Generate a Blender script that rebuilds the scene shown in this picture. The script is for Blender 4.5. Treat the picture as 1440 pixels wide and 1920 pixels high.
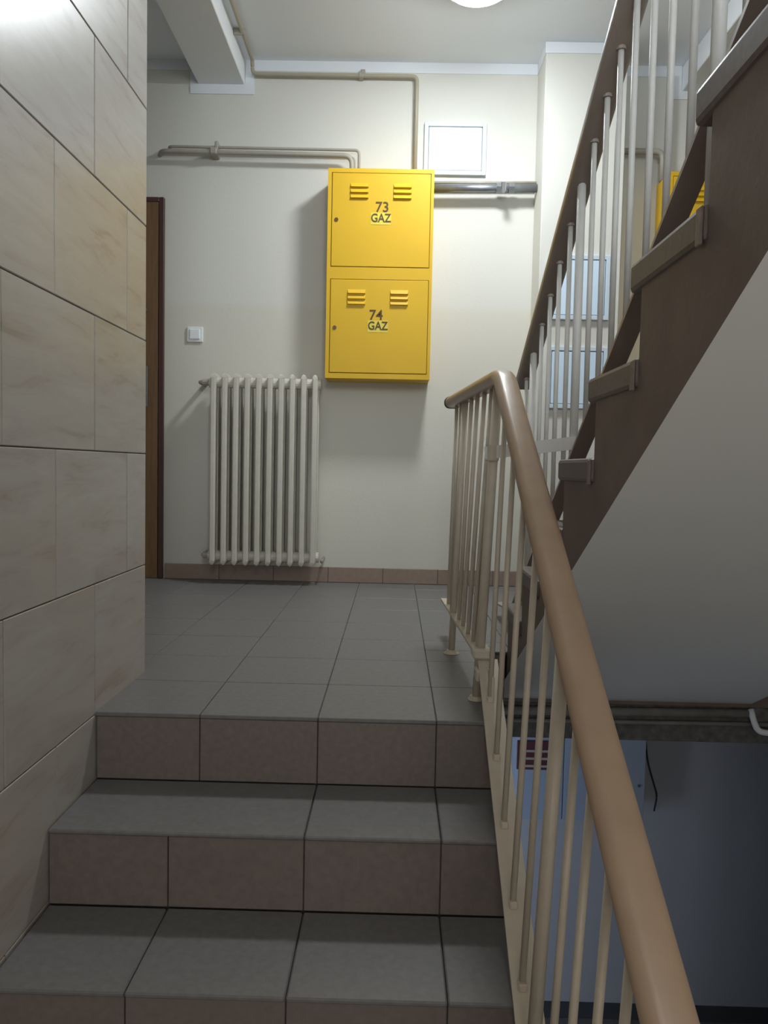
import bpy, bmesh, math, random
from mathutils import Vector, Matrix
random.seed(7)
S = bpy.context.scene
C = S.collection
for o in list(bpy.data.objects):
    bpy.data.objects.remove(o)

# ------------------------------------------------------------------ camera
FPX, PITCH, YAW, ROLL, CAMZ = 1448.3, -.0578, .0129, .0213, .6396
cd = bpy.data.cameras.new('camera'); cam = bpy.data.objects.new('camera', cd); C.objects.link(cam)
fw = Vector((-math.sin(YAW)*math.cos(PITCH), math.cos(YAW)*math.cos(PITCH), math.sin(PITCH)))
r0 = Vector((math.cos(YAW), math.sin(YAW), 0)); d0 = fw.cross(r0)
rt = r0*math.cos(ROLL) - d0*math.sin(ROLL); dn = r0*math.sin(ROLL) + d0*math.cos(ROLL)
M = Matrix((rt, -dn, -fw)).transposed().to_4x4(); M.translation = Vector((0, 0, CAMZ))
cam.matrix_world = M
cd.sensor_fit = 'VERTICAL'; cd.sensor_height = 36.0; cd.sensor_width = 27.0
cd.lens = FPX/1920*36.0; cd.clip_start = .02; cd.clip_end = 100
S.camera = cam

# ------------------------------------------------------------------ world, daylight, exposure
S.view_settings.view_transform = 'Standard'; S.view_settings.look = 'None'
S.view_settings.gamma = 1.0; S.view_settings.use_curve_mapping = False
S.view_settings.exposure = 0.08
wd = bpy.data.worlds.new('sky'); S.world = wd; wd.use_nodes = True
bg = wd.node_tree.nodes['Background']; bg.inputs[0].default_value = (.55, .68, .9, 1); bg.inputs[1].default_value = 1.0
LAMP_EMIT = 135.0
WIN_POWER = 18.0
UPWIN_POWER = 46.0
LOWFILL_POWER = 95.0
def area(name, loc, rot, sx, sy, power, col):
    l = bpy.data.lights.new(name, 'AREA'); l.shape = 'RECTANGLE'; l.size = sx; l.size_y = sy; l.energy = power; l.color = col
    o = bpy.data.objects.new(name, l); C.objects.link(o); o.location = loc; o.rotation_euler = rot
    return o
# daylight entering by the stair window behind the camera
area('window_daylight', (.33, -1.50, .35), (math.radians(90), 0, 0), 1.15, 1.05, WIN_POWER, (1.0, .95, .88))
# daylight entering by the window over the upper half landing
area('window_daylight_above', (.33, -1.50, 2.17), (math.radians(90), 0, 0), 1.15, .8, UPWIN_POWER, (.86, .93, 1.0))
# unseen bluish fill added to brighten the wall of the floor below
area('added_fill_below', (-1.1, 2.12, -1.25), (math.radians(90), 0, math.radians(25)), .9, 1.0, LOWFILL_POWER, (.60, .74, 1.0))

# ------------------------------------------------------------------ materials
def mat(name, col, rough=.6, metal=0., noise=0., nscale=20., bump=0., bscale=120., spec=.5, col2=None, stretch=None, coat=0.):
    m = bpy.data.materials.new(name); m.use_nodes = True
    nt = m.node_tree; b = nt.nodes['Principled BSDF']
    b.inputs['Roughness'].default_value = rough; b.inputs['Metallic'].default_value = metal
    b.inputs['Specular IOR Level'].default_value = spec
    if coat: b.inputs['Coat Weight'].default_value = coat
    b.inputs['Base Color'].default_value = (*col, 1)
    if noise or bump:
        g = nt.nodes.new('ShaderNodeNewGeometry')
        mp = nt.nodes.new('ShaderNodeMapping'); nt.links.new(g.outputs['Position'], mp.inputs[0])
        if stretch: mp.inputs['Scale'].default_value = stretch
    if noise:
        n = nt.nodes.new('ShaderNodeTexNoise'); n.inputs['Scale'].default_value = nscale; n.inputs['Detail'].default_value = 5
        nt.links.new(mp.outputs[0], n.inputs['Vector'])
        r = nt.nodes.new('ShaderNodeValToRGB'); r.color_ramp.elements[0].position = .3; r.color_ramp.elements[1].position = .7
        c2 = col2 or tuple(max(0, c*(1-noise)) for c in col)
        r.color_ramp.elements[0].color = (*c2, 1); r.color_ramp.elements[1].color = (*col, 1)
        nt.links.new(n.outputs['Fac'], r.inputs[0]); nt.links.new(r.outputs[0], b.inputs['Base Color'])
    if bump:
        n2 = nt.nodes.new('ShaderNodeTexNoise'); n2.inputs['Scale'].default_value = bscale; n2.inputs['Detail'].default_value = 3
        nt.links.new(g.outputs['Position'], n2.inputs['Vector'])
        bp = nt.nodes.new('ShaderNodeBump'); bp.inputs['Strength'].default_value = bump; bp.inputs['Distance'].default_value = .004
        nt.links.new(n2.outputs['Fac'], bp.inputs['Height']); nt.links.new(bp.outputs[0], b.inputs['Normal'])
    return m

def wall_paint():
    m = mat('wall_paint', (.70, .685, .62), .75, bump=.12, bscale=90)
    nt = m.node_tree; b = nt.nodes['Principled BSDF']
    g = nt.nodes.new('ShaderNodeNewGeometry'); sp = nt.nodes.new('ShaderNodeSeparateXYZ'); nt.links.new(g.outputs['Position'], sp.inputs[0])
    mr = nt.nodes.new('ShaderNodeMapRange'); mr.inputs[1].default_value = 1.48; mr.inputs[2].default_value = 1.52
    nt.links.new(sp.outputs['Z'], mr.inputs[0])
    mx = nt.nodes.new('ShaderNodeMix'); mx.data_type = 'RGBA'
    mx.inputs[6].default_value = (.665, .64, .56, 1); mx.inputs[7].default_value = (.68, .67, .61, 1)
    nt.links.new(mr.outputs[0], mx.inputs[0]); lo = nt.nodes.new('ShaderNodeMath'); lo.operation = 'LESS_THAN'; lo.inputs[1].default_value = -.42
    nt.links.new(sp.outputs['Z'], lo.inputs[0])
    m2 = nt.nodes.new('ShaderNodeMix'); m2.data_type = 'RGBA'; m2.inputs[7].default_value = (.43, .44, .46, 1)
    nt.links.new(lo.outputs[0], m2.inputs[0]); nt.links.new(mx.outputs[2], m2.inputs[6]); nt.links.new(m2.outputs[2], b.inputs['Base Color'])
    return m

def travertine():
    m = bpy.data.materials.new('veined_wall_tile'); m.use_nodes = True
    nt = m.node_tree; b = nt.nodes['Principled BSDF']; b.inputs['Roughness'].default_value = .3
    g = nt.nodes.new('ShaderNodeNewGeometry'); oi = nt.nodes.new('ShaderNodeObjectInfo')
    ad = nt.nodes.new('ShaderNodeVectorMath'); ad.operation = 'ADD'
    mu = nt.nodes.new('ShaderNodeMath'); mu.operation = 'MULTIPLY'; mu.inputs[1].default_value = 40
    nt.links.new(oi.outputs['Random'], mu.inputs[0]); nt.links.new(g.outputs['Position'], ad.inputs[0]); nt.links.new(mu.outputs[0], ad.inputs[1])
    mp = nt.nodes.new('ShaderNodeMapping'); mp.inputs['Rotation'].default_value = (math.radians(9), 0, 0); mp.inputs['Scale'].default_value = (3, 2.6, 15)
    nt.links.new(ad.outputs[0], mp.inputs[0])
    n = nt.nodes.new('ShaderNodeTexNoise'); n.inputs['Scale'].default_value = 1.5; n.inputs['Detail'].default_value = 7; n.inputs['Roughness'].default_value = .62; n.inputs['Distortion'].default_value = .6
    nt.links.new(mp.outputs[0], n.inputs['Vector'])
    r = nt.nodes.new('ShaderNodeValToRGB')
    e = r.color_ramp.elements; e[0].position = .30; e[0].color = (.33, .275, .225, 1); e[1].position = .66; e[1].color = (.45, .43, .395, 1)
    k = e.new(.44); k.color = (.405, .375, .34, 1)
    nt.links.new(n.outputs['Fac'], r.inputs[0])
    n2 = nt.nodes.new('ShaderNodeTexNoise'); n2.inputs['Scale'].default_value = 2.2
    nt.links.new(ad.outputs[0], n2.inputs['Vector'])
    r2 = nt.nodes.new('ShaderNodeValToRGB'); r2.color_ramp.elements[0].position = .35; r2.color_ramp.elements[1].position = .7
    r2.color_ramp.elements[0].color = (1, .95, .89, 1); r2.color_ramp.elements[1].color = (1, 1, 1, 1)
    nt.links.new(n2.outputs['Fac'], r2.inputs[0])
    mx = nt.nodes.new('ShaderNodeMix'); mx.data_type = 'RGBA'; mx.blend_type = 'MULTIPLY'; mx.inputs[0].default_value = 1
    nt.links.new(r.outputs[0], mx.inputs[6]); nt.links.new(r2.outputs[0], mx.inputs[7]); nt.links.new(mx.outputs[2], b.inputs['Base Color'])
    return m

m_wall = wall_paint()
m_trav = travertine()
m_grout_l = mat('beige_grout', (.26, .235, .21), .9)
m_ceil = mat('ceiling_paint', (.86, .89, .92), .85, bump=.08, bscale=60)
m_band = mat('white_band_paint', (.78, .81, .84), .8)
m_tile = mat('grey_floor_tile', (.205, .196, .192), .42, noise=.18, nscale=60, bump=.05, bscale=300)
m_riser = mat('shade_tinted_riser_tile', (.215, .178, .158), .5, noise=.18, nscale=60, bump=.05, bscale=300)  # warm shade on the risers is mixed into this tile colour
m_grout = mat('dark_grout', (.085, .08, .078), .9)
m_base = mat('skirting_tile', (.33, .24, .19), .5, noise=.15, nscale=40)
m_conc = mat('concrete', (.30, .29, .27), .9, noise=.3, nscale=12, bump=.4, bscale=60)
m_roughc = mat('rough_concrete', (.17, .165, .15), .95, noise=.5, nscale=30, bump=.9, bscale=50)
m_soffit = mat('grey_soffit_paint', (.74, .74, .70), .8, bump=.08, bscale=60)
m_brown = mat('brown_string_paint', (.20, .145, .118), .6, noise=.2, nscale=9, bump=.1, bscale=70)
m_tread = mat('brown_terrazzo', (.175, .138, .12), .5, noise=.25, nscale=80)
m_lug = mat('pale_brown', (.27, .205, .18), .5, noise=.3, nscale=60)  # paler, mottled brown than the treads
m_beige = mat('beige_enamel', (.62, .54, .43), .42, noise=.08, nscale=30, bump=.15, bscale=110)
m_white = mat('pale_enamel', (.76, .74, .70), .4, noise=.06, nscale=30, bump=.15, bscale=110)
m_rail = mat('tan_plastic', (.42, .30, .205), .33, noise=.10, nscale=18, bump=.06, bscale=50)
m_rail2 = mat('brown_plastic', (.38, .31, .265), .38, noise=.1, nscale=18)
m_cap = mat('dark_rubber', (.06, .055, .06), .6)
m_yel = mat('yellow_enamel', (.73, .445, .022), .48, spec=.3, noise=.05, nscale=6, bump=.04, bscale=250)
m_yelg = mat('yellow_gap', (.42, .25, .02), .7)
m_stick = mat('sticker_yellow', (.74, .60, .06), .45)
m_ink = mat('ink_dark', (.10, .055, .015), .7)
m_lock = mat('lock_brown', (.12, .05, .02), .45)
m_rad = mat('radiator_enamel', (.62, .585, .50), .4, noise=.06, nscale=25, bump=.1, bscale=90)
m_pipe = mat('pipe_paint', (.40, .37, .31), .5, noise=.1, nscale=30)
m_pipey = mat('pipe_yellowed', (.40, .36, .27), .5)
m_piped = mat('pipe_dark_mottled', (.22, .21, .19), .6, noise=.3, nscale=20)  # darker, mottled version of the pipe colour
m_steel = mat('grey_steel', (.33, .35, .37), .35, metal=.7, noise=.2, nscale=20)
m_chrome = mat('chrome', (.85, .86, .87), .15, metal=1.)
m_door = mat('orange_brown_wood', (.22, .125, .06), .45, noise=.3, nscale=6, stretch=(30, 30, 1.2))
m_doorf = mat('dark_brown_frame', (.075, .035, .028), .5)
m_plast = mat('white_plastic', (.84, .86, .87), .35)
m_panel = mat('white_gloss_panel', (.90, .93, .95), .25)
m_frame = mat('pale_blue_frame', (.60, .70, .78), .4)
m_skytint = mat('sky_tinted_panel', (.66, .80, .94), .3)  # white panel with the blue sky reflection put into its colour
m_bluel = mat('blue_cabinet_paint', (.36, .44, .55), .35)
m_bluef = mat('grey_blue_frame', (.36, .41, .48), .5)
m_red = mat('maroon_board', (.10, .03, .035), .5)
m_cream = mat('cream_print', (.42, .38, .34), .6)
m_wire = mat('black_wire', (.03, .03, .03), .5)
m_lower = mat('lower_wall_paint', (.36, .36, .37), .7, noise=.08, nscale=3)
m_emit = bpy.data.materials.new('lamp_glass'); m_emit.use_nodes = True
be = m_emit.node_tree.nodes['Principled BSDF']; be.inputs['Base Color'].default_value = (.9, .95, 1, 1)
be.inputs['Emission Color'].default_value = (.91, .965, 1.0, 1); be.inputs['Emission Strength'].default_value = LAMP_EMIT
m_glass = bpy.data.materials.new('window_glass'); m_glass.use_nodes = True
nt = m_glass.node_tree; nt.nodes.remove(nt.nodes['Principled BSDF'])
tb = nt.nodes.new('ShaderNodeBsdfTransparent'); gb = nt.nodes.new('ShaderNodeBsdfGlossy'); gb.inputs['Roughness'].default_value = .02
ms = nt.nodes.new('ShaderNodeMixShader'); ms.inputs[0].default_value = .07
nt.links.new(tb.outputs[0], ms.inputs[1]); nt.links.new(gb.outputs[0], ms.inputs[2])
nt.links.new(ms.outputs[0], nt.nodes['Material Output'].inputs[0])

# ------------------------------------------------------------------ helpers
def root_loc(p):
    v = Vector((0, 0, 0))
    while p is not None:
        v += p.location; p = p.parent
    return v
def obj(name, bm, material, parent=None, smooth=False):
    """link a bmesh given in world coordinates as ONE mesh object"""
    bmesh.ops.recalc_face_normals(bm, faces=bm.faces)
    if parent is not None:
        bmesh.ops.translate(bm, verts=bm.verts, vec=-root_loc(parent))
    me = bpy.data.meshes.new(name); bm.to_mesh(me); bm.free()
    for mm in (material if isinstance(material, (list, tuple)) else [material]): me.materials.append(mm)
    if smooth:
        for p in me.polygons: p.use_smooth = True
    o = bpy.data.objects.new(name, me); C.objects.link(o)
    if parent is not None: o.parent = parent
    return o
def thing(name, label, cat, loc=(0, 0, 0), group=None):
    o = bpy.data.objects.new(name, None); C.objects.link(o); o.empty_display_size = .1
    o.location = loc; o['label'] = label; o['category'] = cat
    if group: o['group'] = group
    return o
def tag(o, label, cat, group=None):
    o['label'] = label; o['category'] = cat
    if group: o['group'] = group
    return o
def struct(name, bm, m, label, smooth=False):
    o = obj(name, bm, m, None, smooth); o['kind'] = 'structure'; o['label'] = label; o['category'] = name.split('_')[0]
    return o
def dup(rt_, loc, label):
    def cp(o, par):
        c = o.copy(); C.objects.link(c)
        if par is not None: c.parent = par
        for k in list(o.children): cp(k, c)
        return c
    r = cp(rt_, None); r.location = loc; r['label'] = label
    return r
def box(bm, x0, x1, y0, y1, z0, z1, bev=0., seg=1, mi=0):
    vs = [bm.verts.new((x, y, z)) for x in (x0, x1) for y in (y0, y1) for z in (z0, z1)]
    F = [(0, 1, 3, 2), (4, 6, 7, 5), (0, 4, 5, 1), (2, 3, 7, 6), (0, 2, 6, 4), (1, 5, 7, 3)]
    fs = [bm.faces.new([vs[i] for i in f]) for f in F]
    for f in fs: f.material_index = mi
    if bev:
        es = list({e for f in fs for e in f.edges})
        bmesh.ops.bevel(bm, geom=es, offset=bev, segments=seg, profile=.5, affect='EDGES')
    return bm
def nb(): return bmesh.new()
def bx(*a, **k): return box(nb(), *a, **k)
def frame_at(t, up):
    t = t.normalized(); s = t.cross(up)
    if s.length < 1e-4: s = t.cross(Vector((1, 0, 0)))
    s.normalize(); return s, s.cross(t).normalized()
def sweep(bm, path, prof, up=(0, 0, 1), cap=True, mi=0):
    """profile (s,u) swept along a polyline with mitred corners"""
    P = [Vector(p) for p in path]; up = Vector(up); rings = []
    for i, p in enumerate(P):
        a = (P[i]-P[i-1]).normalized() if i else None
        b = (P[i+1]-P[i]).normalized() if i < len(P)-1 else None
        t = a+b if (a is not None and b is not None) else (a if b is None else b)
        s, u = frame_at(t, up)
        k = 1.0
        if a is not None and b is not None: k = 1/max(.5, a.dot(t.normalized()))
        # stretch along the direction of the bend
        bd = None
        if a is not None and b is not None and (b-a).length > 1e-5: bd = (b-a).normalized()
        ring = []
        for (x, y) in prof:
            v = s*x + u*y
            if bd is not None: v = v + bd*(v.dot(bd))*(k-1)
            ring.append(bm.verts.new(p+v))
        rings.append(ring)
    n = len(prof)
    for A, B in zip(rings, rings[1:]):
        for j in range(n):
            f = bm.faces.new((A[j], A[(j+1) % n], B[(j+1) % n], B[j])); f.material_index = mi
    if cap:
        bm.faces.new(rings[0]).material_index = mi; bm.faces.new(rings[-1][::-1]).material_index = mi
    return bm
def circ(r, n=12): return [(r*math.cos(2*math.pi*i/n), r*math.sin(2*math.pi*i/n)) for i in range(n)]
def rrect(w, h, r, n=4):
    pts = []
    for cx, cy, a0 in ((w/2-r, h/2-r, 0), (-w/2+r, h/2-r, 90), (-w/2+r, -h/2+r, 180), (w/2-r, -h/2+r, 270)):
        for i in range(n+1):
            a = math.radians(a0+90*i/n); pts.append((cx+r*math.cos(a), cy+r*math.sin(a)))
    return pts
def bend(path, rad, n=5):
    """round the inner corners of a polyline"""
    P = [Vector(p) for p in path]; out = [P[0]]
    for i in range(1, len(P)-1):
        a = (P[i-1]-P[i]); b = (P[i+1]-P[i]); r = min(rad, a.length*.45, b.length*.45)
        p0 = P[i]+a.normalized()*r; p1 = P[i]+b.normalized()*r
        for k in range(n+1):
            t = k/n; out.append(p0*(1-t)**2 + P[i]*2*t*(1-t) + p1*t*t)
    out.append(P[-1]); return out
def tube(path, r, n=10, rad=0, up=(0, 0, 1)):
    if rad: path = bend(path, rad)
    return sweep(nb(), path, circ(r, n), up)
def cyl(bm, c, r, h, axis='z', n=20, r2=None):
    r2 = r if r2 is None else r2
    ax = {'x': Vector((1, 0, 0)), 'y': Vector((0, 1, 0)), 'z': Vector((0, 0, 1))}[axis]
    s, u = frame_at(ax, Vector((0, 0, 1)))
    c = Vector(c)
    A = [bm.verts.new(c + s*x + u*y) for x, y in circ(r, n)]
    B = [bm.verts.new(c + ax*h + s*x + u*y) for x, y in circ(r2, n)]
    for j in range(n): bm.faces.new((A[j], A[(j+1) % n], B[(j+1) % n], B[j]))
    bm.faces.new(A[::-1]); bm.faces.new(B); return bm
def prism_x(bm, poly, x0, x1, mats=None):
    """polygon in (y,z) extruded along x; mats = material index per side edge, caps use mats[-1]"""
    A = [bm.verts.new((x0, y, z)) for y, z in poly]; B = [bm.verts.new((x1, y, z)) for y, z in poly]
    n = len(poly)
    for j in range(n):
        f = bm.faces.new((A[j], A[(j+1) % n], B[(j+1) % n], B[j]))
        if mats: f.material_index = mats[j]
    for f in (bm.faces.new(A[::-1]), bm.faces.new(B)):
        if mats: f.material_index = mats[-1]
    bm.normal_update()
    bmesh.ops.triangulate(bm, faces=[f for f in bm.faces if len(f.verts) > 4])
    return bm
_cache = {}
def piece(name, parent, x0, x1, y0, y1, z0, z1, m, bev=.0015):
    """one tile: its own object, mesh data shared by equal sizes"""
    key = (name, round(x1-x0, 3), round(y1-y0, 3), round(z1-z0, 3), m.name)
    if key not in _cache:
        bm = bx(-(x1-x0)/2, (x1-x0)/2, -(y1-y0)/2, (y1-y0)/2, -(z1-z0)/2, (z1-z0)/2, bev=bev)
        bmesh.ops.recalc_face_normals(bm, faces=bm.faces)
        me = bpy.data.meshes.new(name); bm.to_mesh(me); bm.free(); me.materials.append(m); _cache[key] = me
    o = bpy.data.objects.new(name, _cache[key]); C.objects.link(o); o.parent = parent
    o.location = Vector(((x0+x1)/2, (y0+y1)/2, (z0+z1)/2)) - root_loc(parent)
    return o

# ------------------------------------------------------------------ measures
XL, XE = -.752, .278                # tiled wall face, open edge of the lower flight
Y1, T1, R1 = 1.930, .274, .174      # lower flight: first nosing, tread, riser
XS, Y2, T2, R2 = .409, 2.686, .272, .167   # upper flight, rising back towards the camera
XR = 1.42
D = 4.24; ZC = 2.79; ZB = -2.46; YW = -1.45
nos1 = lambda y: -(Y1-y)*R1/T1
nos2 = lambda y: R2 + (Y2+.053-y)*R2/T2

# ------------------------------------------------------------------ walls, ceiling
bm = nb()
box(bm, -2.4, 2.75, D, D+.2, ZB-.1, ZC+.1)
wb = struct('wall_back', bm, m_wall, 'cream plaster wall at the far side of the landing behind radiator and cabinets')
bm = nb(); box(bm, -2.55, -2.4, 2.25, D+.2, ZB-.1, ZC+.1)
struct('wall_side', bm, m_wall, 'cream end wall of the landing beyond the brown door')
bm = nb(); box(bm, 2.75, 2.9, 2.25, D+.2, ZB-.1, ZC+.1)
struct('wall_end', bm, m_wall, 'cream end wall of the landing on the right')
# left stair wall: core plus tiles
bm = nb()
box(bm, XL-.17, XL-.009, YW, 2.322, -2.6, ZC)
box(bm, -2.4, XL-.17, 2.165, 2.322, -.6, ZC); box(bm, -2.4, -1.75, 2.165, 2.322, -2.6, -.6); box(bm, -1.75, XL-.17, 2.165, 2.322, -2.6, -1.9)  # gap added here lets the unseen fill reach the floor below
wl = struct('wall_left', bm, m_grout_l, 'stair wall clad in large pale veined tiles left of the steps')
z0, th, tw, ya, yb = -.0073, .3361, .4563, 1.705, 1.929
g = .0013
for k in range(-5, 9):
    za, zb_ = z0+k*th, min(z0+(k+1)*th, ZC)
    if zb_-za < .03: continue
    ys = ya if k % 2 else yb
    n0 = int((ys-YW)/tw)+1
    e = [max(YW, min(2.325, ys+i*tw)) for i in range(-n0, 3)]
    for a, b in zip(e, e[1:]):
        if b-a > .02:
            t = piece('tile', wl, XL-.010, XL+random.uniform(-.0006, .0006), a+g, b-g, za+g, zb_-g, m_trav, bev=.0018)
bm = nb(); box(bm, XR, XR+.16, YW, 2.322, -2.6, ZC); box(bm, XR+.16, 2.75, 2.165, 2.322, -2.6, ZC)
struct('wall_right', bm, m_wall, 'plain painted wall on the far side of the upper flight')
# wall behind the camera with the stair window
bm = nb()
wx0, wx1, wz0, wz1 = -.25, .91, -.2, .9
box(bm, XL-.17, wx0, YW-.2, YW, -2.6, ZC); box(bm, wx1, XR+.16, YW-.2, YW, -2.6, ZC)
box(bm, wx0, wx1, YW-.2, YW, wz1, 1.72); box(bm, wx0, wx1, YW-.2, YW, 2.62, ZC)
box(bm, wx0, wx1, YW-.2, YW, -1.55, wz0)
box(bm, wx0, .45, YW-.2, YW, -2.6, -1.55); box(bm, .45, wx1, YW-.2, YW, -2.6, -2.3)
struct('wall_front', bm, m_wall, 'stairwell wall with the window behind the half landing')
for wn, wz0, wz1, lab in (('window_1', -.2, .9, 'white framed stair window behind the half landing'), ('window_2', 1.72, 2.62, 'white framed stair window over the upper half landing')):
  bm = nb()
  for a in ((wx0, wx0+.06, wz0, wz1), (wx1-.06, wx1, wz0, wz1), (wx0, wx1, wz0, wz0+.06), (wx0, wx1, wz1-.06, wz1), (.30, .36, wz0, wz1)):
    box(bm, a[0], a[1], YW-.10, YW-.04, a[2], a[3])
  win = struct(wn, bm, m_plast, lab)
  obj('pane', bx(wx0+.05, wx1-.05, YW-.075, YW-.069, wz0+.05, wz1-.05), m_glass, win)
# ceiling with the two deep beams
struct('ceiling', bx(-2.55, 2.9, YW-.2, D+.2, ZC, ZC+.15), m_ceil, 'flat grey white ceiling over landing and stairs')
def beam(n, x0, x1, lab):
    bm = bx(x0, x1, 1.2, D, 2.662, ZC, bev=.004)
    return struct(n, bm, m_ceil, lab)
beam('trim_1', -1.096, -.846, 'painted ceiling beam running to the back wall above the door')
beam('trim_2', 1.475, 1.725, 'painted ceiling beam running to the back wall above the right cabinet')
# white painted bands at the top of the walls
bm = nb()
box(bm, -2.4, -1.14, D-.004, D, 2.735, ZC); box(bm, -.796, .715, D-.004, D, 2.735, ZC); box(bm, 1.127, 1.432, D-.004, D, 2.735, ZC); box(bm, 1.76, 2.75, D-.004, D, 2.735, ZC)
struct('trim_3', bm, m_band, 'white painted band along the top of the back wall')
bm = nb()
box(bm, -1.138, -.796, D-.006, D, 2.612, 2.664); box(bm, -.844, -.796, D-.006, D, 2.664, ZC); box(bm, -1.138, -1.098, D-.006, D, 2.664, ZC)
struct('trim_4', bm, m_band, 'white painted border where the left ceiling beam meets the wall')
bm = nb()
box(bm, 1.432, 1.765, D-.006, D, 2.62, 2.664); box(bm, 1.432, 1.473, D-.006, D, 2.664, ZC); box(bm, 1.727, 1.765, D-.006, D, 2.664, ZC)
struct('trim_5', bm, m_band, 'white painted border where the right ceiling beam meets the wall')
# duct pillar
PX0, PX1, PY = .715, 1.127, 4.02
pl = struct('wall_pillar', bx(PX0, PX1, PY, D, -.02, ZC, bev=.004), m_wall, 'cream boxed duct pillar right of the large yellow cabinet')
bm = nb(); box(bm, PX0-.004, PX1+.004, PY-.004, D-.005, 2.735, ZC-.001)
struct('trim_6', bm, m_band, 'white painted band around the top of the duct pillar')
# skirting
bs = struct('baseboard_back', bx(-1.262, PX0-.002, D-.008, D, 0, .083), m_grout, 'brown tile skirting along the back wall')
x = -1.262
while x < PX0-.01:
    x2 = min(x+.302, PX0-.003); piece('tile', bs, x+.001, x2-.001, D-.012, D-.007, .001, .084, m_base); x = x2
bs2 = struct('baseboard_pillar', bx(PX0-.006, PX1+.006, PY-.008, PY, 0, .083), m_base, 'brown tile skirting at the foot of the duct pillar')
bs3 = struct('baseboard_right', bx(PX1+.008, 2.75, D-.01, D, 0, .083), m_base, 'brown tile skirting along the back wall on the right')
bs4 = struct('baseboard_lower', bx(-.5, 2.7, D-.012, D, ZB+.001, ZB+.09), mat('dark_skirting', (.06, .065, .07), .6), 'dark skirting along the wall of the floor below')

# ------------------------------------------------------------------ landing floor
bm = nb()
box(bm, -2.4, .300, Y1+.012, D, -.27, -.010)
box(bm, .300, XS-.006, Y2+.006, D, -.27, -.010)
box(bm, XS-.006, 2.75, 3.0, D, -.27, -.010)
fl = struct('floor', bm, [m_brown], 'grey tiled landing floor at the head of the steps')
obj('edge_beam', bx(-2.4, 2.75, 3.004, 3.22, -.415, -.271, bev=.004), m_roughc, fl)
gx = [-.484+.302*i for i in range(-7, 12)]; gy = [Y1+.302*j for j in range(0, 9)]
q = .0011
def ftile(x0, x1, y0, y1):
    x0, x1, y0, y1 = max(x0, -2.39), min(x1, 2.74), max(y0, Y1), min(y1, D-.012)
    if x1-x0 > .015 and y1-y0 > .015:
        piece('tile', fl, x0+q, x1-q, y0+q, y1-q, -.0105, random.uniform(-.0004, .0004), m_tile)
bm = nb()
box(bm, -2.395, .296, Y1+.006, D-.012, -.012, -.0035); box(bm, .296, 2.745, Y2+.004, D-.012, -.012, -.0035)
obj('grout', bm, m_grout, fl)
for x0, x1 in zip(gx, gx[1:]):
    for y0, y1 in zip(gy, gy[1:]):
        if PX0-.302 < x0 and x1 < PX1+.302 and y1 > PY: y1 = min(y1, PY-.009) if x0 > PX0-.2 and x1 < PX1+.25 else y1
        if y1 <= Y2+.005:
            ftile(x0, min(x1, .298), y0, y1)
        elif y0 < Y2+.005:
            if x1 <= .298: ftile(x0, x1, y0, y1)
            else:
                ftile(x0, min(x1, .298), y0, Y2+.005); ftile(x0, x1, Y2+.005, y1)
        else: ftile(x0, x1, y0, y1)

# ------------------------------------------------------------------ lower flight
st = thing('staircase', 'lower flight of grey tiled steps climbing to the landing', 'stairs', (-.25, Y1, 0))
N = 8
poly = [(Y1+.011, -.012)]
for k in range(N):
    y = Y1-T1*k; z = -R1*k
    if k: poly.append((y+.011, z-.012))
    poly.append((y+.011, z-R1-.012))
poly.append((Y1-T1*(N-1)+.011, -R1*N-.2)); poly.append((Y1-T1*(N-1)+.25, -R1*N-.2)); poly.append((Y1+.15, -.27)); poly.append((Y1+.15, -.275)); 
poly[-1] = (Y1+.011, -.30)
poly = poly[:-1]
bm = prism_x(nb(), [(Y1+.011, -.012)] + poly[1:], XL+.002, XE-.004)
obj('step_core', bm, m_grout, st)
jx = [XL+.002, -.484, -.182, .12, XE]
for k in range(N):
    y = Y1-T1*k; z = -R1*k
    for a, b in zip(jx, jx[1:]):           # riser tiles
        piece('riser_tile', st, a+q, b-q, y+.002, y+.0125, z-R1+.001, z-.0115, m_riser)
    if k:
        js = jx if k != 1 else [jx[0]]+jx[2:]
        for a, b in zip(js, js[1:]):       # tread tiles
            piece('tread_tile', st, a+q, b-q, y-.004, y+T1+.0005, z-.0105, z+random.uniform(-.0003, .0003), m_tile, bev=.003)
# rounded nosing edge of the top landing row sits flush with the first riser
hl = struct('floor_half_landing', bx(XL-.009, XR, YW, Y1-T1*(N-1)+.009, -R1*N-.2, -R1*N), m_tile, 'half landing floor at the foot of the steps')

# ------------------------------------------------------------------ upper flight
us = thing('staircase', 'upper brown flight with grey underside rising over the right side', 'stairs', (.9, Y2, 0))
M2 = 8
soff = lambda y: .889 - .54*(y-.88)
poly = [(3.0, -.013), (Y2, -.013)]; mats = [0]
for k in range(M2):
    y = Y2-T2*k; poly.append((y, R2*(k+1)-.05)); mats.append(0)
    if k < M2-1: poly.append((y-T2, R2*(k+1)-.05)); mats.append(0)
# half landing above
ytop = Y2-T2*(M2-1)
poly += [(ytop-.05, R2*M2-.05), (ytop-.05, soff(ytop-.05)), (3.0, soff(3.0))]; mats += [0, 0, 1, 0]
mats = mats[:len(poly)]
while len(mats) < len(poly): mats.append(0)
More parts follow.
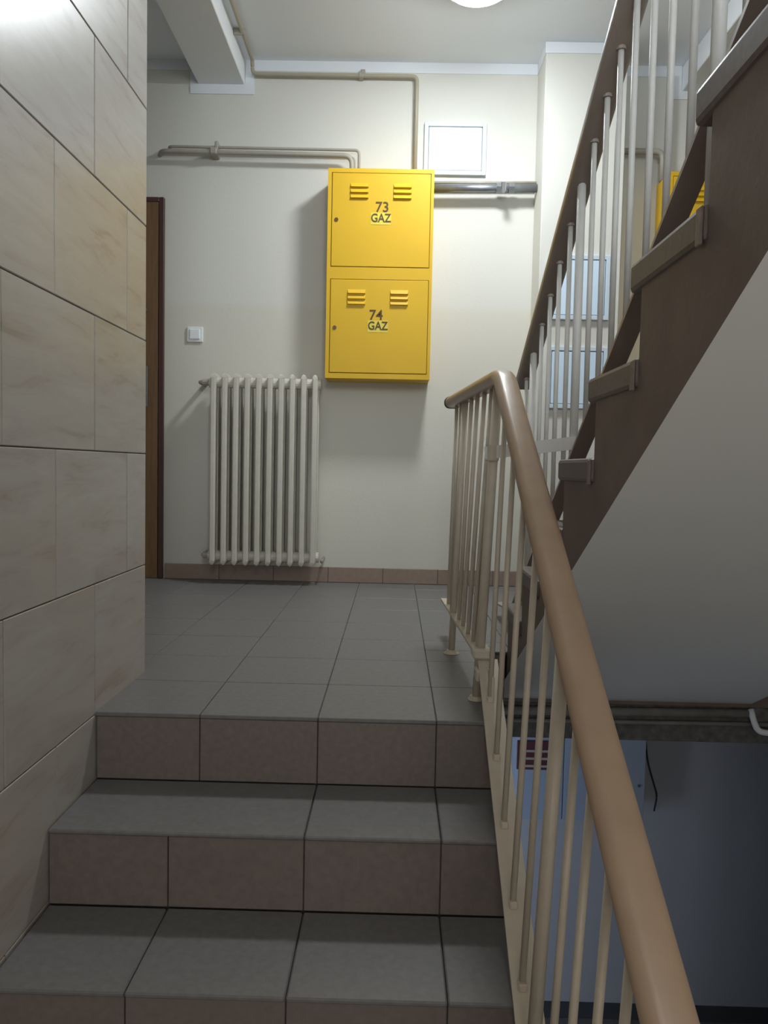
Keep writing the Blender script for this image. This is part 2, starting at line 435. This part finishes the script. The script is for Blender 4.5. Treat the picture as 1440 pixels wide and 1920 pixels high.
# side index: mats[j] belongs to edge poly[j]->poly[j+1]
mats = [0]*len(poly); mats[len(poly)-2] = 1
bm = prism_x(nb(), poly, XS, XR-.002, mats+[0])
obj('string_and_soffit', bm, [m_brown, m_soffit], us)
for k in range(M2):
    y = Y2-T2*k; z = R2*(k+1)
    yb_ = y-T2 if k < M2-1 else ytop-.05
    # tread slab with a nose, rounded edges
    bm = bx(XS-.006, XR-.003, yb_+.001, y+.053, z-.052, z, bev=.009, seg=2)
    tr = obj('tread', bm, m_tread, us)
    bm = bx(XS-.0085, XS-.004, yb_+.004, yb_+.022, z-.056, z-.004, bev=.0015)
    obj('end_lug', bm, m_lug, tr)
hu = struct('floor_upper_half_landing', bx(XL, XR, YW, ytop-.052, R2*M2-.2, R2*M2), [m_soffit], 'half landing slab above the camera')
# flight further down, below the camera's half landing
poly = [(Y1-T1*(N-1)+.01, -R1*N-.02)]
for k in range(6):
    y = .02+T2*k; z = -R1*N-R2*k
    poly += [(y+.001*k, z-.02), (y+.001*k, z-R2-.02)]
poly = [(.02, -1.42)]
for k in range(6):
    poly += [(.02+T2*k, -1.392-.17*k-.01), (.02+T2*(k+1), -1.392-.17*k-.01)]
poly += [(.02+T2*6, ZB), (.02, ZB)]
ls = tag(obj('staircase', prism_x(nb(), poly[1:], XS, XR-.002), m_tile), 'flight further down leading to the floor below', 'stairs')
struct('floor_below', bx(-2.4, 2.75, YW, D, ZB-.15, ZB), m_tile, 'tiled floor of the storey below')

# ------------------------------------------------------------------ lower railing
rl = thing('stair_railing', 'beige metal railing with tan handrail along the lower steps', 'railing', (.245, 2.12, 0))
prof = rrect(.060, .042, .0195, 5)
def hx(y): return .281 + (2.05-y)*(.019/1.274) if y <= 2.05 else .281 - (y-2.05)*.0775
def hz(y): return .885-(2.05-y)*.645 if y <= 2.05 else .885+(y-2.05)*.004
path = bend([(hx(.12), .12, hz(.12)), (hx(2.05), 2.05, hz(2.05)), (hx(2.93), 2.93, hz(2.93))], .05, 8)
obj('handrail', sweep(nb(), path, prof), m_rail, rl, smooth=True)
bm = nb(); e = Vector((hx(2.93), 2.93, hz(2.93)))
sweep(bm, [e-Vector((0, .004, 0)), e+Vector((-.001, .012, 0))], rrect(.063, .045, .02, 4))
obj('end_cap', bm, m_cap, rl, smooth=True)
# sloping flat bar beside the steps
zb = lambda y: nos1(y)+.009
flat = [(-.027, -.004), (.027, -.004), (.027, .004), (-.027, .004)]
obj('bottom_bar', sweep(nb(), [(.268, .10, zb(.10)), (.266, 2.10, zb(2.10))], flat), m_beige, rl)
# level flat bar on the landing
lx = lambda y: .240-(y-2.10)*.043
obj('bottom_bar', sweep(nb(), [(lx(2.10), 2.10, .142), (lx(2.95), 2.95, .138)], [(-.016, -.004), (.016, -.004), (.016, .004), (-.016, .004)]), m_beige, rl)
def rod(name, x0, x1, y, za, zb_, r, m, par, y1=None, n=10):
    return obj(name, sweep(nb(), [(x0, y, za), (x1, y if y1 is None else y1, zb_)], circ(r, n), up=(0, 1, 0)), m, par, smooth=True)
for y in (1.98, 1.83, 1.68, 1.53, 1.40, 1.17, 1.08, .98, .89, .79, .69, .59, .49, .38):
    rod('baluster', .260, hx(y)-.003, y, zb(y)+.004, hz(y)-.012, .0068, m_beige, rl)
    bm = nb(); box(bm, .260-.009, .260+.009, y-.014, y+.014, zb(y)-.004, zb(y)+.012, bev=.003)
    o = obj('weld_lug', bm, m_beige, rl)
rod('newel_post', .256, hx(1.27)-.006, 1.27, zb(1.27)+.004, hz(1.27)-.012, .0125, m_beige, rl)
rod('newel_post', .268, hx(.28), .28, zb(.28)+.004, hz(.28)-.012, .0125, m_beige, rl)
for y in (2.20, 2.305, 2.42, 2.525, 2.73, 2.83):
    rod('baluster', lx(y), hx(y), y, .142, hz(y)-.012, .0068, m_beige, rl)
np_ = rod('newel_post', .242, hx(2.12), 2.12, .004, hz(2.12)-.012, .0135, m_beige, rl)
bm = nb(); cyl(bm, (.242, 2.12, .001), .026, .010, n=14, r2=.020); obj('foot_flange', bm, m_beige, np_)
bm = nb()
box(bm, .224, .276, 2.085, 2.150, .120, .150, bev=.006); box(bm, .232, .284, 2.06, 2.125, .062, .098, bev=.006)
box(bm, .262, .270, 1.97, 2.11, -.045, .105, bev=.002)
obj('weld_joint', bm, m_beige, rl)
np2 = rod('newel_post', .210, hx(2.652), 2.652, .004, hz(2.652)-.012, .0115, m_beige, rl)
bm = nb(); cyl(bm, (.210, 2.652, .001), .028, .012, n=16, r2=.016); obj('foot_flange', bm, m_beige, np2)
# tie bar between the two railings
obj('tie_bar', sweep(nb(), [(.245, 2.118, .684), (.485, 2.045, .716)], [(-.004, -.017), (.004, -.017), (.004, .017), (-.004, .017)]), m_white, rl)
bm = nb(); cyl(bm, (hx(2.12)-.010, 2.12, .664), .0175, .042, n=14); obj('clamp', bm, m_beige, rl)

# ------------------------------------------------------------------ upper railing
ur = thing('stair_railing', 'pale metal railing with dark brown handrail along the upper flight', 'railing', (.47, 2.70, 0))
h2z = lambda y: 1.568-.534*(y-1.735)+.012
X2 = .472
def h2x(y): return .470
pts = [(h2x(.62), .62, h2z(.62)), (h2x(2.90), 2.90, h2z(2.90))]
obj('handrail', sweep(nb(), pts, rrect(.062, .046, .017, 4)), m_rail2, ur, smooth=True)
b2 = lambda y: nos2(y)+.062 if y < 2.95 else nos2(2.95)+.062-(y-2.95)*.1
obj('bottom_bar', sweep(nb(), [(.471, .80, b2(.80)), (.471, 2.95, b2(2.95)), (.471, 3.36, b2(3.36))], [(-.021, -.004), (.021, -.004), (.021, .004), (-.021, .004)]), m_rail2, ur)
for y in (1.01, 1.11, 1.306, 1.412, 1.515, 1.629, 1.735, 1.835, 1.943, 2.18, 2.31, 2.435, 2.56, 2.83):
    rod('baluster', X2, h2x(y), y, b2(y)+.002, h2z(y)-.018, .0068, m_white, ur)
    bm = nb(); cyl(bm, (h2x(y), y, h2z(y)-.024-.004), .011, .012, n=10); obj('ferrule', bm, m_rail2, ur)
for y, k in ((1.205, 5), (2.062, 2), (2.70, 0)):
    zt = R2*(k+1)
    o = rod('newel_post', X2, h2x(y), y, zt+.001, h2z(y)-.018, .0115, m_white, ur)
    bm = nb(); cyl(bm, (X2, y, zt+.001), .022, .008, n=12); obj('foot_flange', bm, m_rail2, o)

# ------------------------------------------------------------------ ceiling lamp
lp = thing('ceiling_lamp', 'round white plafond lamp glowing on the ceiling over the landing', 'lamp', (.305, 3.36, ZC))
bm = nb(); cyl(bm, (.305, 3.36, ZC-.125), .152, .124, n=32); obj('base', bm, m_plast, lp)
bm = nb(); prev = None; n = 32
rings = []
for i in range(7):
    a = i/6*math.pi/2; r = .145*math.cos(a); z = ZC-.115-.06*math.sin(a)
    if i == 6: rings.append([bm.verts.new((.305, 3.36, z))]); break
    rings.append([bm.verts.new((.305+r*math.cos(2*math.pi*j/n), 3.36+r*math.sin(2*math.pi*j/n), z)) for j in range(n)])
for A, B in zip(rings, rings[1:]):
    for j in range(n):
        bm.faces.new((A[j], A[(j+1) % n], B[(j+1) % n], B[j]) if len(B) > 1 else (A[j], A[(j+1) % n], B[0]))
obj('diffuser', bm, m_emit, lp, smooth=True)

# ------------------------------------------------------------------ yellow gas cabinets
def text_mesh(s, size, x, y, z, m, parent, name, sx=1.0):
    cu = bpy.data.curves.new(name, 'FONT'); cu.body = s; cu.size = size; cu.align_x = 'CENTER'; cu.align_y = 'CENTER'; cu.extrude = .0006; cu.offset = .0010; cu.resolution_u = 3
    to = bpy.data.objects.new('tmp', cu); C.objects.link(to)
    bpy.context.view_layer.update()
    me = bpy.data.meshes.new_from_object(to.evaluated_get(bpy.context.evaluated_depsgraph_get()))
    bpy.data.objects.remove(to)
    me.transform(Matrix.Diagonal((sx, 1, 1, 1))); me.transform(Matrix.Rotation(math.radians(90), 4, 'X')); me.materials.clear(); me.materials.append(m); me.name = name
    o = bpy.data.objects.new(name, me); C.objects.link(o); o.parent = parent
    o.location = Vector((x, y, z)) - root_loc(parent)
    return o
GX0, GX1, GZ0, GZ1, GF = -.374, .169, 1.097, 2.162, 4.04
def gas_cabinet(label, doors):
    t = thing('gas_cabinet', label, 'cabinet', ((GX0+GX1)/2, D, GZ0))
    bm = nb(); box(bm, GX0, GX1, GF+.012, D-.001, GZ0, GZ1, bev=.003)
    # face frame around the doors
    dz = [(1.668, 2.138), (1.126, 1.602)]
    dx0, dx1 = GX0+.022, GX1-.018
    for a in ((GX0, dx0-.003, GZ0, GZ1), (dx1+.003, GX1, GZ0, GZ1), (dx0-.003, dx1+.003, dz[0][1]+.003, GZ1), (dx0-.003, dx1+.003, dz[1][1]+.003, dz[0][0]-.003), (dx0-.003, dx1+.003, GZ0, dz[1][0]-.003)):
        box(bm, a[0], a[1], GF, GF+.013, a[2], a[3])
    obj('body', bm, m_yel, t)
    bm = nb()
    for a, b in dz: box(bm, dx0-.0028, dx1+.0028, GF+.0105, GF+.0118, a-.0028, b+.0028)
    obj('door_gap', bm, m_yelg, t)
    for i, (a, b) in enumerate(dz):
        dr = obj('door', bx(dx0, dx1, GF-.002, GF+.010, a, b, bev=.0025, seg=2), m_yel, t)
        off = 0 if i == 0 else -.006
        for cx in (-.212+off, .008+off):
            for j in range(3):
                z = b-.063-.0275*j
                bm = nb()     # pressed louvre: wedge that leans out over its slot
                x0, x1 = cx-.047, cx+.047
                v = [bm.verts.new(p) for p in ((x0, GF-.002, z+.013), (x1, GF-.002, z+.013), (x1-.004, GF-.014, z-.008), (x0+.004, GF-.014, z-.008), (x0, GF-.002, z-.010), (x1, GF-.002, z-.010))]
                for f in ((0, 1, 2, 3), (3, 2, 5, 4), (0, 3, 4), (1, 5, 2)): bm.faces.new([v[k] for k in f])
                obj('louvre', bm, m_yel, dr)
        bm = nb(); cyl(bm, (GX0+.046, GF-.006, (b-.235) if i == 0 else (b-.246)), .010, .006, axis='y', n=14); obj('lock', bm, m_lock, dr)
        if doors:
            cx = -.100 if i == 0 else -.105
            zc = (b-.226) if i == 0 else (b-.236)
            text_mesh(doors[i], .072, cx+(.006 if i == 0 else -.010), GF-.0028, zc+.055, m_ink, dr, 'number')
            stk = obj('sticker', bx(cx-.052, cx+.052, GF-.0032, GF-.0018, zc-.031, zc+.029), m_stick, dr)
            text_mesh('GAZ', .060, cx, GF-.0042, zc, m_ink, dr, 'lettering', .84)
    return t
gc1 = gas_cabinet('yellow metal gas meter cabinet with doors 73 and 74 above the radiator', ('73', '74'))
gc2 = gas_cabinet('yellow metal cabinet glimpsed behind the white balusters of the upper railing', None)
gc2.location = (gc1.location.x+1.738, D, GZ0+.01)

# ------------------------------------------------------------------ radiator
ra = thing('radiator', 'cast iron column radiator of ten cream ribs under the switch', 'radiator', (-.69, 4.14, .105))
pitch = .0592
x0 = -.985+.026
def section_bm(cx):
    bm = nb()
    za, zb_ = .105, 1.113
    for yc in (4.075, 4.115, 4.155):
        prof_ = rrect(.029 if yc != 4.115 else .038, .052 if yc != 4.115 else .036, .007, 2)
        sweep(bm, [(cx, yc, za+.022), (cx, yc, zb_-.022)], prof_, up=(0, 1, 0), cap=False)
    # pointed heads joining front and back columns
    for z, s in ((zb_-.022, 1), (za+.022, -1)):
        prev = None
        for (dz, k) in ((0, 1.0), (.012, .78), (.022, .3)):
            ring = [bm.verts.new((cx+sx*.0145*k, yy, z+s*dz)) for sx, yy in ((-1, 4.049+.012*(1-k)), (1, 4.049+.012*(1-k)), (1, 4.181-.012*(1-k)), (-1, 4.181-.012*(1-k)))]
            if prev:
                for j in range(4): bm.faces.new((prev[j], prev[(j+1) % 4], ring[(j+1) % 4], ring[j]))
            else: bm.faces.new(ring)
            prev = ring
        bm.faces.new(prev)
        box(bm, cx-.015, cx+.015, 4.06, 4.17, z-s*.055, z, bev=.004)
    for z in (zb_-.045, za+.045): cyl(bm, (cx-.0296, 4.105, z), .028, .0592, axis='x', n=14)
    return bm
s0 = obj('rib', section_bm(x0), m_rad, ra)
for i in range(1, 10):
    c = s0.copy(); C.objects.link(c); c.location = (pitch*i, 0, 0)
obj('supply_pipe', tube([(x0-.028, 4.115, 1.070), (x0-.085, 4.115, 1.070), (x0-.085, D, 1.070)], .012, rad=.02), m_pipe, ra, True)
bm = nb(); cyl(bm, (x0-.068, 4.115, 1.070), .019, .035, axis='x', n=10); obj('valve', bm, m_pipe, ra)
obj('return_pipe', tube([(x0-.028, 4.115, .150), (x0-.062, 4.115, .150), (x0-.062, D, .150)], .012, rad=.02), m_pipe, ra, True)
bm = nb(); cyl(bm, (x0-.060, 4.115, .150), .018, .028, axis='x', n=10); obj('valve', bm, m_pipe, ra)
for xx in (x0+.03, x0+pitch*9+.045):
    obj('bracket', tube([(xx, D, .135), (xx, 4.10, .125), (xx, 4.085, .14)], .007, rad=.01), m_pipe, ra, True)

# ------------------------------------------------------------------ pipes
gp = thing('gas_pipe', 'thin beige gas pipe along the beam and over the wall into the cabinet', 'pipe', (.067, D, GZ1))
obj('tube', tube([(-.800, 1.2, 2.772), (-.800, 4.205, 2.772), (-.800, 4.205, 2.703), (.072, 4.205, 2.703), (.072, 4.205, GZ1+.002)], .0105, rad=.03), m_pipey, gp, True)
for loc in ((-.225, 4.19, 2.703), ):
    bm = nb(); box(bm, loc[0]-.012, loc[0]+.012, 4.192, D, 2.690, 2.716, bev=.003); box(bm, loc[0]-.003, loc[0]+.022, 4.215, D, 2.716, 2.742, bev=.003); obj('clip', bm, m_pipe, gp)
bm = nb(); box(bm, -.845, -.790, 3.93, 3.945, 2.758, 2.788, bev=.002); obj('clip', bm, m_pipe, gp)
gq = thing('gas_pipe', 'slimmer upper pipe of the pair running left from the cabinet top', 'pipe', (-.225, D, GZ1))
obj('tube', tube([(-1.25, D, 2.318), (-1.235, 4.19, 2.316), (-.226, 4.19, 2.312), (-.226, 4.19, GZ1+.002)], .0075, rad=.025), m_pipe, gq, True)
gr = thing('gas_pipe', 'thicker lower pipe of the pair running left from the cabinet top', 'pipe', (-.26, D, GZ1))
obj('tube', tube([(-1.30, D, 2.290), (-1.27, 4.17, 2.284), (-.262, 4.17, 2.276), (-.262, 4.17, GZ1+.002)], .0125, rad=.07), m_pipe, gr, True)
bm = nb(); box(bm, -1.010, -.975, 4.15, D, 2.268, 2.302, bev=.004); box(bm, -.992, -.975, 4.18, D, 2.30, 2.345, bev=.003); obj('clip', bm, m_pipe, gr)
gs = thing('gas_pipe', 'thin beige pipe above the grey steel pipe right of the large cabinet', 'pipe', (.45, D, 2.17))
obj('tube', tube([(GX1-.004, 4.19, 2.150), (PX0+.002, 4.19, 2.158)], .0085), m_pipe, gs, True)
gt = thing('gas_pipe', 'grey steel pipe with bright valve between large cabinet and pillar', 'pipe', (.45, D, 2.11))
obj('tube', tube([(GX1-.004, 4.165, 2.112), (PX0+.002, 4.165, 2.122)], .0215, n=14), m_steel, gt, True)
bm = nb(); cyl(bm, (.50, 4.165, 2.118), .028, .05, axis='x', n=8); cyl(bm, (.565, 4.165, 2.119), .026, .03, axis='x', n=8); obj('valve', bm, m_steel, gt)
bm = nb(); cyl(bm, (.533, 4.118, 2.118), .010, .05, axis='y', n=10); box(bm, .520, .546, 4.108, 4.119, 2.085, 2.135, bev=.004); cyl(bm, (.533, 4.10, 2.088), .011, .016, axis='y', n=10); obj('valve_handle', bm, m_chrome, gt)
gu = thing('gas_pipe', 'beige pipe dropping from the ceiling behind the upper balusters', 'pipe', (1.38, D, 2.17))
obj('tube', tube([(1.40, 4.20, 2.735), (1.40, 4.20, GZ1+.012)], .0105), m_pipe, gu, True)
gv = thing('gas_pipe', 'short brownish elbow pipe between pillar and right yellow cabinet', 'pipe', (1.3, D, 2.3))
obj('tube', tube([(PX1-.002, 4.18, 2.325), (1.372, 4.18, 2.325), (1.372, 4.18, GZ1+.012)], .016, rad=.04), m_pipe, gv, True)

# ------------------------------------------------------------------ door, switch, panels
dr = struct('door_1', bx(-2.12, -1.300, D-.022, D-.002, .004, 2.035), m_door, 'orange brown apartment door half hidden by the tiled wall')
bm = nb(); box(bm, -1.297, -1.270, D-.024, D-.001, .001, 2.062, bev=.003); box(bm, -2.15, -2.122, D-.024, D-.001, .001, 2.062, bev=.003); box(bm, -2.122, -1.297, D-.024, D-.001, 2.037, 2.062, bev=.003)
obj('door_frame', bm, m_doorf, dr)
bm = nb(); box(bm, -1.395, -1.352, D-.040, D-.029, .94, 1.16, bev=.003); obj('handle_plate', bm, m_steel, dr)
obj('handle', tube([(-1.373, D-.036, 1.08), (-1.373, D-.085, 1.08), (-1.49, D-.085, 1.08)], .009, rad=.015), m_steel, dr, True)
bm = nb(); cyl(bm, (-1.37, D-.042, 1.46), .014, .013, axis='y', n=14); obj('peephole', bm, m_steel, dr)
sw = thing('light_switch', 'square white rocker light switch on the wall beside the door', 'switch', (-1.10, D, 1.336))
obj('plate', bx(-1.146, -1.058, D-.012, D-.0005, 1.297, 1.380, bev=.005, seg=2), m_plast, sw)
obj('rocker', bx(-1.130, -1.074, D-.019, D-.011, 1.312, 1.366, bev=.003), m_plast, sw)
def panel(name, label, x0, x1, z0_, z1_, yw, mp_, mf, fw_=.022):
    t = thing(name, label, 'panel', ((x0+x1)/2, yw, z0_))
    bm = nb()
    for a in ((x0, x0+fw_, z0_, z1_), (x1-fw_, x1, z0_, z1_), (x0+fw_, x1-fw_, z0_, z0_+fw_), (x0+fw_, x1-fw_, z1_-fw_, z1_)):
        box(bm, a[0], a[1], yw-.020, yw-.0005, a[2], a[3], bev=.002)
    obj('frame', bm, mf, t)
    obj('leaf', bx(x0+fw_+.003, x1-fw_-.003, yw-.017, yw-.002, z0_+fw_+.003, z1_-fw_-.003, bev=.002), mp_, t)
    bm = nb(); cyl(bm, (x0+fw_+.03, yw-.021, (z0_+z1_)/2), .008, .006, axis='y', n=10); obj('lock', bm, m_steel, t)
    return t
panel('access_panel', 'bright white framed access panel above the grey steel pipe', .118, .449, 2.205, 2.478, D, m_panel, m_frame)
panel('meter_panel', 'upper white meter panel painted with sky reflection on the pillar behind the balusters', .758, 1.072, 1.412, 1.736, PY, m_skytint, m_frame)
panel('meter_panel', 'lower white meter panel painted with sky reflection on the pillar behind the balusters', .766, 1.076, .961, 1.276, PY, m_skytint, m_frame)

# ------------------------------------------------------------------ floor below, seen under the upper flight
bc = thing('electric_cabinet', 'wide blue metal cabinet on the wall of the floor below', 'cabinet', (1.0, D, -1.24))
YC = 3.985
obj('body', bx(.69, 1.352, YC+.012, D-.001, -1.200, -.70, bev=.003), m_bluef, bc)
for a, b in ((.694, .918), (.924, 1.146), (1.152, 1.348)):
    d_ = obj('door', bx(a, b, YC, YC+.011, -1.196, -.704, bev=.002), m_bluel if b < 1.2 else m_bluef, bc)
    bm = nb(); cyl(bm, (b-.03, YC-.006, -1.0), .008, .006, axis='y', n=10); obj('lock', bm, m_steel, d_)
rb = thing('notice_board', 'small maroon notice board on the blue cabinet of the floor below', 'sign', (.78, YC, -.92))
obj('board', bx(.672, .862, YC-.014, YC-.001, -.925, -.772, bev=.002), m_red, rb)
for z in (-.905, -.865, -.825): obj('printed_strip', bx(.69, .842, YC-.0155, YC-.0135, z-.006, z+.006), m_cream, rb)
bp_ = thing('heating_pipe', 'grey pipe under the landing edge ending in a white bend', 'pipe', (.9, 2.98, -.27))
obj('tube', tube([(.30, 2.978, -.300), (1.405, 2.978, -.288)], .017, n=12), m_piped, bp_, True)
obj('bend', tube([(1.405, 2.975, -.27), (1.405, 2.955, -.30), (1.425, 2.955, -.35), (1.50, 2.955, -.358)], .012, rad=.03), m_plast, bp_, True)
bq = thing('heating_pipe', 'thin dark pipe along the rough beam under the landing edge', 'pipe', (.9, 2.99, -.35))
obj('tube', tube([(.30, 2.992, -.342), (2.0, 2.992, -.330)], .009, n=10), m_piped, bq, True)
cb = tag(obj('cable', tube([(1.375, 4.20, -.60), (1.385, 4.21, -.70), (1.42, 4.215, -.82), (1.435, 4.22, -.95), (1.475, 4.215, -1.08), (1.50, 4.22, -1.15), (1.485, 4.22, -1.24)], .0045, n=8, rad=.06), m_wire, None, True), 'thin black cable dangling on the wall of the floor below', 'cable')
